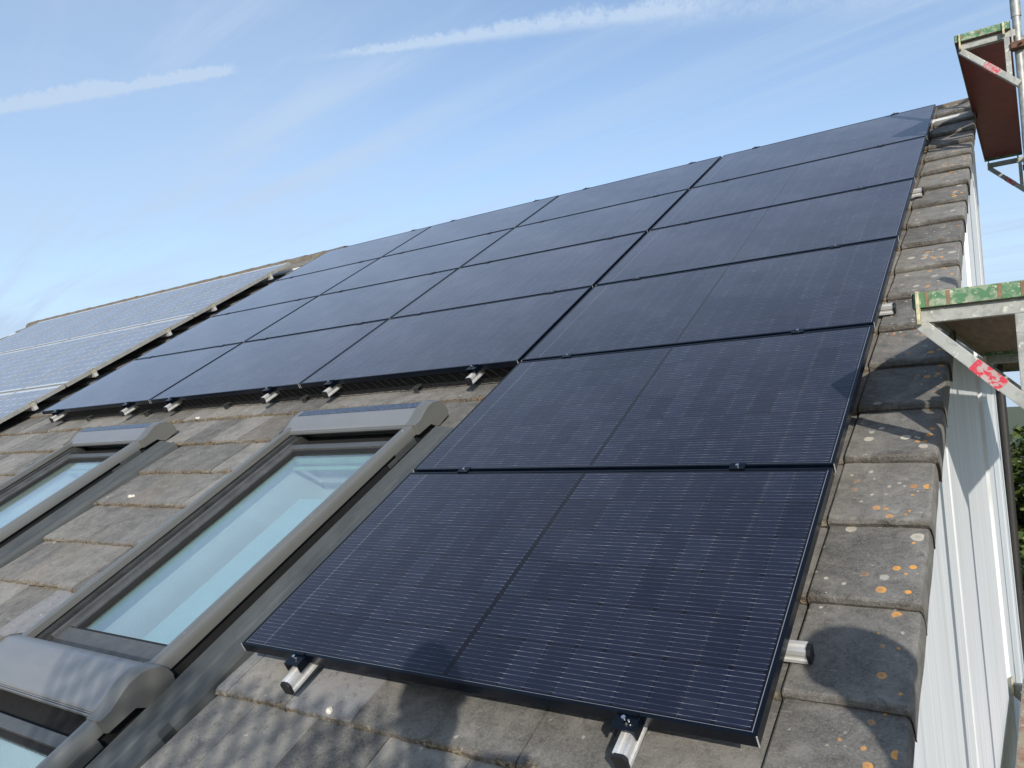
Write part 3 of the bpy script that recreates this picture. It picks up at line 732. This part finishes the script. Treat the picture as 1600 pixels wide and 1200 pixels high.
# ------------------------------------------------------------------ scaffold
scaf = empty('scaffold', (.585, 1.0, G))
tag(scaf, 'galvanised tube scaffold standing beside the gable wall', 'scaffold')
def sp(name, bm, mt, par=scaf, **k):
    o = build(name, bm, mt, par, **k); o.location = Vector((-.585, -1.0, -G)) if par is scaf else Vector((0, 0, 0)); return o
BY = [-2.07, 1.0, 4.14, 7.21]
for y in BY:
    for x in (.586, 1.30):
        bm = BM(); ztop = 6.2 if y > 2 else (2.9 if x > 1 else 1.5)
        if y > 2: tube(bm, [(x, y, G), (x, y, ztop)], .0242, 20)
        else: tube(bm, [(x, y, G), (x, y, -.90 if y < 0 else (.95 if x < 1 else 2.05))], .0242, 20)
        for zc in (-1.0, 1.0, 3.12, 5.1):
            if zc < (6 if y > 2 else (-.99 if y < 0 else .9)): tube(bm, [(x, y, zc), (x, y, zc + .16)], .029, 20)
        sp('standard', bm, M_galv, smooth=40)
    for z in (-3.0, -1.03, .95, 2.97):
        if (y < 2 and z > 2) or (y < 0 and z > 0): continue
        bm = BM(); tube(bm, [(.586, y + .005, z), (1.30, y + .005, z)], .022, 14); sp('transom', bm, M_galv, smooth=40)
for z, y0, y1 in ((-3.0, -2.07, 7.21), (4.05, 4.14, 7.21), (3.6, 4.14, 7.21)):
    bm = BM(); tube(bm, [(1.33, y0, z), (1.33, y1, z)], .020, 12); sp('guard_rail', bm, M_galv, smooth=40)
def bracket(y, zt_, mark=True):
    zb = zt_ - .046
    bm = BM()
    bar(bm, (.262, y, zb - .022), (.575, y, zb - .022), .040, .042)
    bar(bm, (.272, y, zb - .043), (.575, y, zb - .350), .038, .036)
    bar(bm, (.527, y, zb - .042), (.527, y, zb - .285), .036, .030)
    box(bm, .552, .562, y - .022, y + .022, zb - .10, zb + .01)
    br = sp('bracket', bm, M_galvd, bevel=.003)
    bm = BM(); box(bm, .270, .279, y - .062, y - .0215, zb - .050, zb + .048); build('clip', bm, M_yellow, br, bevel=.002)
    if zt_ > 2:
        bm = BM(); box(bm, .508, .520, y - .062, y - .0215, zb - .030, zb + .048); build('clip', bm, M_yellow, br, bevel=.002)
    if mark:
        a_, b_ = Vector((.272, y, zb - .043)), Vector((.575, y, zb - .350))
        bm = BM(); bar(bm, a_.lerp(b_, .43), a_.lerp(b_, .66), .0400, .0385); build('paint_mark', bm, M_redmark, br)
    bm = BM(); box(bm, .545, .625, y - .035, y + .035, zb - .125, zb - .085); tube(bm, [(.60, y - .06, zb - .105), (.60, y + .03, zb - .105)], .008, 8)
    build('coupler', bm, simple('rusty_coupler', (.16, .08, .05), .7, .3, .4, 40, .3) if 'rusty_coupler' not in bpy.data.materials else bpy.data.materials['rusty_coupler'], br, bevel=.003)
bracket(.94, 1.028); bracket(4.10, 3.070); bracket(7.17, 3.070); bracket(1.0, -.985, False); bracket(4.05, -.985, False); bracket(4.05, 1.028, False); bracket(-2.0, -.985, False)
def deck_(y0, y1, x0, x1, zt_, under, endm, label, slots=None, bolts=None, group=None):
    root = empty('scaffold_deck', ((x0 + x1)/2, (y0 + y1)/2, zt_ - .045)); cxx, cyy = (x0 + x1)/2, (y0 + y1)/2
    hw, hl = (x1 - x0)/2, (y1 - y0)/2
    bm = BM(); box(bm, -hw + .004, hw - .004, -hl + .02, hl - .02, .022, .043); build('board', bm, under, root)
    bm = BM()
    box(bm, -hw, -hw + .004, -hl, hl, .0, .045); build('side_rail', bm, M_galv, root)
    bm = BM(); box(bm, hw - .004, hw, -hl, hl, .0, .045); build('side_rail', bm, M_galv, root)
    bm = BM(); box(bm, -hw, hw, hl - .02, hl, .0, .045); build('end_beam', bm, endm, root, bevel=.0015)
    bm = BM(); box(bm, -hw, hw, -hl, -hl + .02, .0, .045); e = build('end_beam', bm, endm, root, bevel=.0015)
    if slots:
        for s in slots:
            bm = BM(); box(bm, s - cxx - .005, s - cxx + .005, -hl - .0012, -hl + .001, .003, .043); build('slot', bm, M_slot, e)
    if bolts:
        for s in bolts:
            bm = BM(); tube(bm, [(s - cxx, -hl + .001, .026), (s - cxx, -hl - .002, .026)], .010, 12); build('rivet', bm, M_slot, e)
    tag(root, label, 'scaffold deck', group or 'scaffold decks beside the gable')
deck_(.90, 3.95, .258, .556, 1.028, M_wood, M_green, 'lower scaffold deck with chipped green end beside the verge', slots=(.299, .354, .482, .537))
deck_(.96, 3.98, .65, 1.27, 1.028, M_wood, M_galv, 'wide scaffold deck outside the photo, level with the lower narrow one')
deck_(4.2, 7.1, .65, 1.27, 3.072, M_redply, M_galv, 'wide scaffold deck outside the photo, level with the upper red one')
deck_(4.00, 7.05, .258, .556, 1.028, M_wood, M_green, 'second lower scaffold deck, behind the one beside the verge')
deck_(4.05, 7.10, .245, .552, 3.072, M_redply, M_green, 'upper scaffold deck with dark red underside high at the right', bolts=(.285, .385))
deck_(.95, 4.0, .330, .62, -.985, M_sandply, M_galv, 'sandy worn scaffold deck at the bottom right corner, below the wall')
deck_(-2.5, .93, .330, .62, -.985, M_sandply, M_galv, 'worn narrow scaffold deck under the photographer, outside the photo')
deck_(-2.1, .93, .65, 1.27, -.985, M_sandply, M_galv, 'wide scaffold deck the photographer stands on, outside the photo')
deck_(.96, 4.0, .65, 1.27, -.985, M_sandply, M_galv, 'wide scaffold deck beside the sandy worn one')

# ------------------------------------------------------------------ surroundings behind the house
def leaf_mat(name, a, b):
    mt, n, p = mat(name); inf = n.node('ShaderNodeObjectInfo'); c = oc(n)
    n.put(p, 'Base Color', n.ramp(n.noise(c, 2.2, 4, .6), [(.35, a), (.65, b)])); n.put(p, 'Roughness', .6)
    return mt
def tree(name, x, y, h, rad, mt, label, seed, leaves=5200, squash=1.0):
    rnd = random.Random(seed); root = empty(name, (x, y, G))
    bm = BM(); tube(bm, [(0, 0, 0), (.05, .02, h*.25), (-.04, .05, h*.5), (.02, 0, h*.85)], [rad*.09, rad*.07, rad*.05, rad*.015], 9)
    for i in range(9):
        a = rnd.uniform(0, 2*PI); z = h*rnd.uniform(.3, .7); l = rad*rnd.uniform(.6, .95)
        tube(bm, [(0, 0, z), (math.cos(a)*l*.5, math.sin(a)*l*.5, z + l*.35), (math.cos(a)*l, math.sin(a)*l, z + l*.6)], [rad*.035, rad*.022, rad*.008], 6)
    build('trunk', bm, M_bark, root, smooth=50)
    bm = BM(); cl = []
    for i in range(46):
        a = rnd.uniform(0, 2*PI); rr = rad*math.sqrt(rnd.random()); zc = rnd.uniform(.36, .95)
        rr *= math.sin(min(1, (1.05 - zc)*2.1)*PI/2)
        cl.append((math.cos(a)*rr, math.sin(a)*rr, h*zc*squash, rad*rnd.uniform(.16, .34)))
    for i in range(leaves):
        cx_, cy_, cz_, cr = rnd.choice(cl); v_ = Vector((rnd.gauss(0, 1), rnd.gauss(0, 1), rnd.gauss(0, .8))).normalized()*cr*rnd.uniform(.6, 1.15)
        p_ = Vector((cx_, cy_, cz_)) + v_; s = rnd.uniform(.05, .10)
        e = Euler((rnd.uniform(-1, 1), rnd.uniform(-1, 1), rnd.uniform(0, 6.3))).to_matrix()
        bm.faces.new([bm.verts.new(p_ + e @ Vector(k)*s) for k in ((-.5, -.9, 0), (.5, -.9, .1), (.6, .7, 0), (0, 1.3, -.1), (-.6, .6, .05))])
    build('crown', bm, mt, root)
    tag(root, label, 'tree', 'trees beyond the house')
LM1 = leaf_mat('leaves_yellow_green', (.045, .085, .018), (.13, .15, .035)); LM2 = leaf_mat('leaves_dark_green', (.025, .05, .015), (.07, .095, .025)); LM3 = leaf_mat('leaves_reddish', (.09, .03, .02), (.16, .07, .03))
tree('broadleaf_tree', .55, 11.2, 5.9, 1.9, LM1, 'yellow green tree seen past the far corner of the gable wall', 1, 9000)
tree('broadleaf_tree', 3.9, 13.0, 5.2, 2.2, LM2, 'dark green tree to the right behind the scaffold', 2, 5000)
tree('broadleaf_tree', 3.0, 22.0, 6.0, 2.6, LM2, 'far dark green tree beyond the yellow green one', 3, 4000)
tree('garden_shrub', 1.0, 9.0, 3.9, 1.0, LM3, 'low reddish shrub at the foot of the yellow green tree', 4, 3500)
nb = empty('neighbour_house', (-5.2, 31, G)); tag(nb, 'far house whose chimney just shows beside the top of the gable wall', 'house')
bm = BM(); box(bm, -4.5, 4.2, 0, 8, 0, 7.6); w_ = build('wall', bm, simple('render_wall', (.6, .57, .5), .9), nb)
bm = BM(); prism(bm, [(-.4, 7.5), (4, 10.1), (8.4, 7.5)], -4.8, 4.4, 'x')
build('roof', bm, simple('red_roof', (.2, .08, .05), .9), nb)
bm = BM(); box(bm, 3.96, 4.32, 1.5, 2.1, 7.6, 10.15); box(bm, 3.90, 4.40, 1.45, 2.15, 10.15, 10.25); tube(bm, [(4.05, 1.8, 10.25), (4.05, 1.8, 10.62)], .08, 8); tube(bm, [(4.27, 1.8, 10.25), (4.27, 1.8, 10.45)], .08, 8)
build('chimney', bm, simple('dark_chimney', (.07, .06, .055), .9), nb)
for x in (-3, -.5, 2):
    bm = BM(); box(bm, x, x + 1.1, -.03, .02, 4.6, 6.0); build('window', bm, simple('window_dark', (.03, .04, .05), .1) if 'window_dark' not in bpy.data.materials else bpy.data.materials['window_dark'], nb)

# small crumbs of mortar lying on the tiles
for i, (u, v, s, lab) in enumerate(((-1.325, -.085, .013, 'white mortar crumb on the tile edge below the left rail end'), (-4.03, .995, .016, 'white crumb on the tiles between the two upper skylights'), (-4.6, 1.965, .012, 'tiny white crumb on the tiles under the wire guard'))):
    bm = BM(); rnd = random.Random(i)
    for k in range(3):
        g_ = bmesh.ops.create_icosphere(bm, subdivisions=2, radius=s*rnd.uniform(.5, .9), matrix=Matrix.Translation((rnd.uniform(-1, 1)*s*1.3, rnd.uniform(-.3, .3)*s, 0)))
        for v_ in g_['verts']: v_.co += Vector((rnd.gauss(0, s*.06), rnd.gauss(0, s*.06), rnd.gauss(0, s*.05)))
    tag(build('mortar_crumb', bm, M_mortar, None, W(u, v, -.128), UP), lab, 'crumb', 'mortar crumbs on the tiles')

# ------------------------------------------------------------------ the photographer on the scaffold (their shadow falls on the roof) and the debris net behind
def skinned(name, chain, edges, mt, parent, sub=2, root=0):
    me = bpy.data.meshes.new(name); me.from_pydata([c_[0] for c_ in chain], edges, [])
    o = bpy.data.objects.new(name, me); link(o, parent)
    md = o.modifiers.new('skin', 'SKIN'); md.use_smooth_shade = True
    for i, v_ in enumerate(me.skin_vertices[0].data):
        r_ = chain[i][1]; v_.radius = (r_, r_) if isinstance(r_, (int, float)) else r_
        v_.use_root = (i == root)
    sd = o.modifiers.new('sub', 'SUBSURF'); sd.levels = sub; sd.render_levels = sub
    me.materials.append(mt); return o
M_skin = simple('skin', (.42, .24, .17), .5, 0, .08, 12, .05); M_jack = simple('dark_work_jacket', (.03, .04, .07), .9, 0, .2, 20, .2)
M_hat = simple('white_helmet_shell', (.7, .7, .68), .3, 0, .03, 5, 0); M_trous = simple('grey_work_trousers', (.06, .06, .06), .9, 0, .2, 20, .2)
DZ = -.985

def figure(x0, y0, yaw, k, arms, label, hat):
    """standing figure; local frame: x to the right, y forward, z up from the soles; k scales the height"""
    person = empty('person', (x0, y0, DZ), (0, 0, yaw)); tag(person, label, 'person')
    c_ = [((0, 0, .95), (.19, .14)), ((0, .0, 1.15), (.19, .14)), ((0, 0, 1.36), (.21, .14)), ((0, .01, 1.50), .07), ((0, .02, 1.58), .055), ((0, .025, 1.66), .078)]
    ed = [(0, 1), (1, 2), (2, 3), (3, 4), (4, 5)]
    for sx, arm in ((-1, arms[0]), (1, arms[1])):
        i = len(c_); c_ += [((sx*.20, 0, 1.43), .078), (arm[0], .062), (arm[1], .036)]; ed += [(2, i), (i, i+1), (i+1, i+2)]
    for sx in (-1, 1):
        i = len(c_); c_ += [((sx*.10, 0, .86), .09), ((sx*.12, .03, .48), .062), ((sx*.12, -.01, .10), .045), ((sx*.125, .07, .05), .040), ((sx*.13, .16, .042), .034)]
        ed += [(0, i)] + [(i+j, i+j+1) for j in range(4)]
    c_ = [(Vector(p_)*k, r_) for p_, r_ in c_]
    skinned('body', c_, ed, M_jack, person)
    bm = BM(); bmesh.ops.create_uvsphere(bm, u_segments=24, v_segments=14, radius=.092)
    for v_ in bm.verts:
        v_.co.z *= 1.28; v_.co.x *= .88
        if v_.co.y > .06 and abs(v_.co.x) < .02 and -.04 < v_.co.z < .02: v_.co.y += .018
    hd = build('head', bm, M_skin, person, (0, .03*k, 1.70*k), smooth=60)
    for sx in (-1, 1):
        bm = BM(); bmesh.ops.create_uvsphere(bm, u_segments=12, v_segments=8, radius=.011); build('eye', bm, M_white, hd, (.032*sx, .080, .012), smooth=60)
        bm = BM(); bmesh.ops.create_uvsphere(bm, u_segments=12, v_segments=8, radius=.022)
        for v_ in bm.verts: v_.co.x *= .35; v_.co.z *= 1.4
        build('ear', bm, M_skin, hd, (.080*sx, 0, 0), smooth=60)
    bm = BM(); box(bm, -.022, .022, .078, .086, -.052, -.044); build('mouth', bm, M_trous, hd, bevel=.002)
    bm = BM(); bmesh.ops.create_uvsphere(bm, u_segments=28, v_segments=16, radius=.125 if hat else .105)
    bmesh.ops.delete(bm, geom=[v_ for v_ in bm.verts if v_.co.z < -.012], context='VERTS')
    for v_ in bm.verts:
        v_.co.y *= 1.1
        if hat:
            if v_.co.z < .012 and v_.co.y > 0: v_.co.y *= 1.22
        else: v_.co.z *= 1.0 + 9*max(0, v_.co.z - .03)
    build('helmet' if hat else 'knitted_cap', bm, M_hat if hat else M_jack, person, (0, .03*k, 1.742*k), smooth=60)
    for sx, arm in ((-1, arms[0]), (1, arms[1])):
        w_ = Vector(arm[1])*k; d_ = (Vector(arm[1]) - Vector(arm[0])).normalized(); lat = d_.cross(Vector((0, 0, 1))).normalized()
        if lat.length < .5: lat = Vector((1, 0, 0))
        skinned('hand', [(w_, .028), (w_ + d_*.045, (.036, .016)), (w_ + d_*.085, (.036, .014))], [(0, 1), (1, 2)], M_skin, person)
        up_ = lat.cross(d_)
        for i in range(4):
            L_ = (.030, .034, .032, .025)[i]; b0 = w_ + d_*.092 + lat*(.028 - .019*i)
            skinned('finger', [(b0, .0095), (b0 + d_*L_, .0088), (b0 + d_*L_*1.7 - up_*.014, .008), (b0 + d_*L_*2.1 - up_*.032, .0068)], [(0, 1), (1, 2), (2, 3)], M_skin, person)
        b0 = w_ + d_*.035 + lat*.028*(-sx)
        skinned('thumb', [(b0, .012), (b0 + d_*.030 + lat*.018*(-sx) - up_*.008, .010), (b0 + d_*.055 + lat*.022*(-sx) - up_*.022, .0085)], [(0, 1), (1, 2)], M_skin, person)
    return person
down = (((-.25, -.02, 1.14), (-.26, .06, .90)), ((.25, -.02, 1.14), (.26, .06, .90)))
figure(1.19, -1.06, R(25), 1.0, down, 'person in dark jacket and white helmet outside the photo, beside the viewer', True)
hold = (((-.24, .02, 1.20), (-.02, .09, 1.46)), ((.28, .0, 1.20), (.15, .10, 1.46)))
figure(.52, -2.00, R(3), 1.10, hold, 'person in dark jacket and pointed cap outside the photo, holding the phone', False)
bm = BM(); box(bm, -.075, .075, -.0045, .0045, -.037, .037)
ph = build('phone', bm, M_cap, None, (.592, -1.742, .672), (0, 0, R(34)), bevel=.003)
tag(ph, 'black phone outside the photo, held up by the person with the pointed cap', 'phone')
# coarse debris net on the outer side of the scaffold, behind and to the right of the viewer
bm = BM()
yy = -5.6
while yy < -3.05:
    zt_ = 1.42 + (-3.05 - yy)*.50
    tube(bm, [(1.38, yy, -1.0), (1.38 + .02*math.sin(yy*3), yy + .02, (zt_ - 1)*.5), (1.38, yy, zt_)], .011, 4, cap=False); yy += .115
z_ = -1.0
while z_ < 2.6:
    ye = min(-3.05, -3.05 - (z_ - 1.42)/.50)
    tube(bm, [(1.38, -5.6, z_), (1.40, (ye - 5.6)/2, z_ - .03), (1.38, ye, z_)], .011, 4, cap=False); z_ += .115
tag(build('debris_net', bm, simple('net_cord', (.1, .16, .1), .8)), 'coarse debris net outside the photo, behind the viewer on the scaffold edge', 'net')
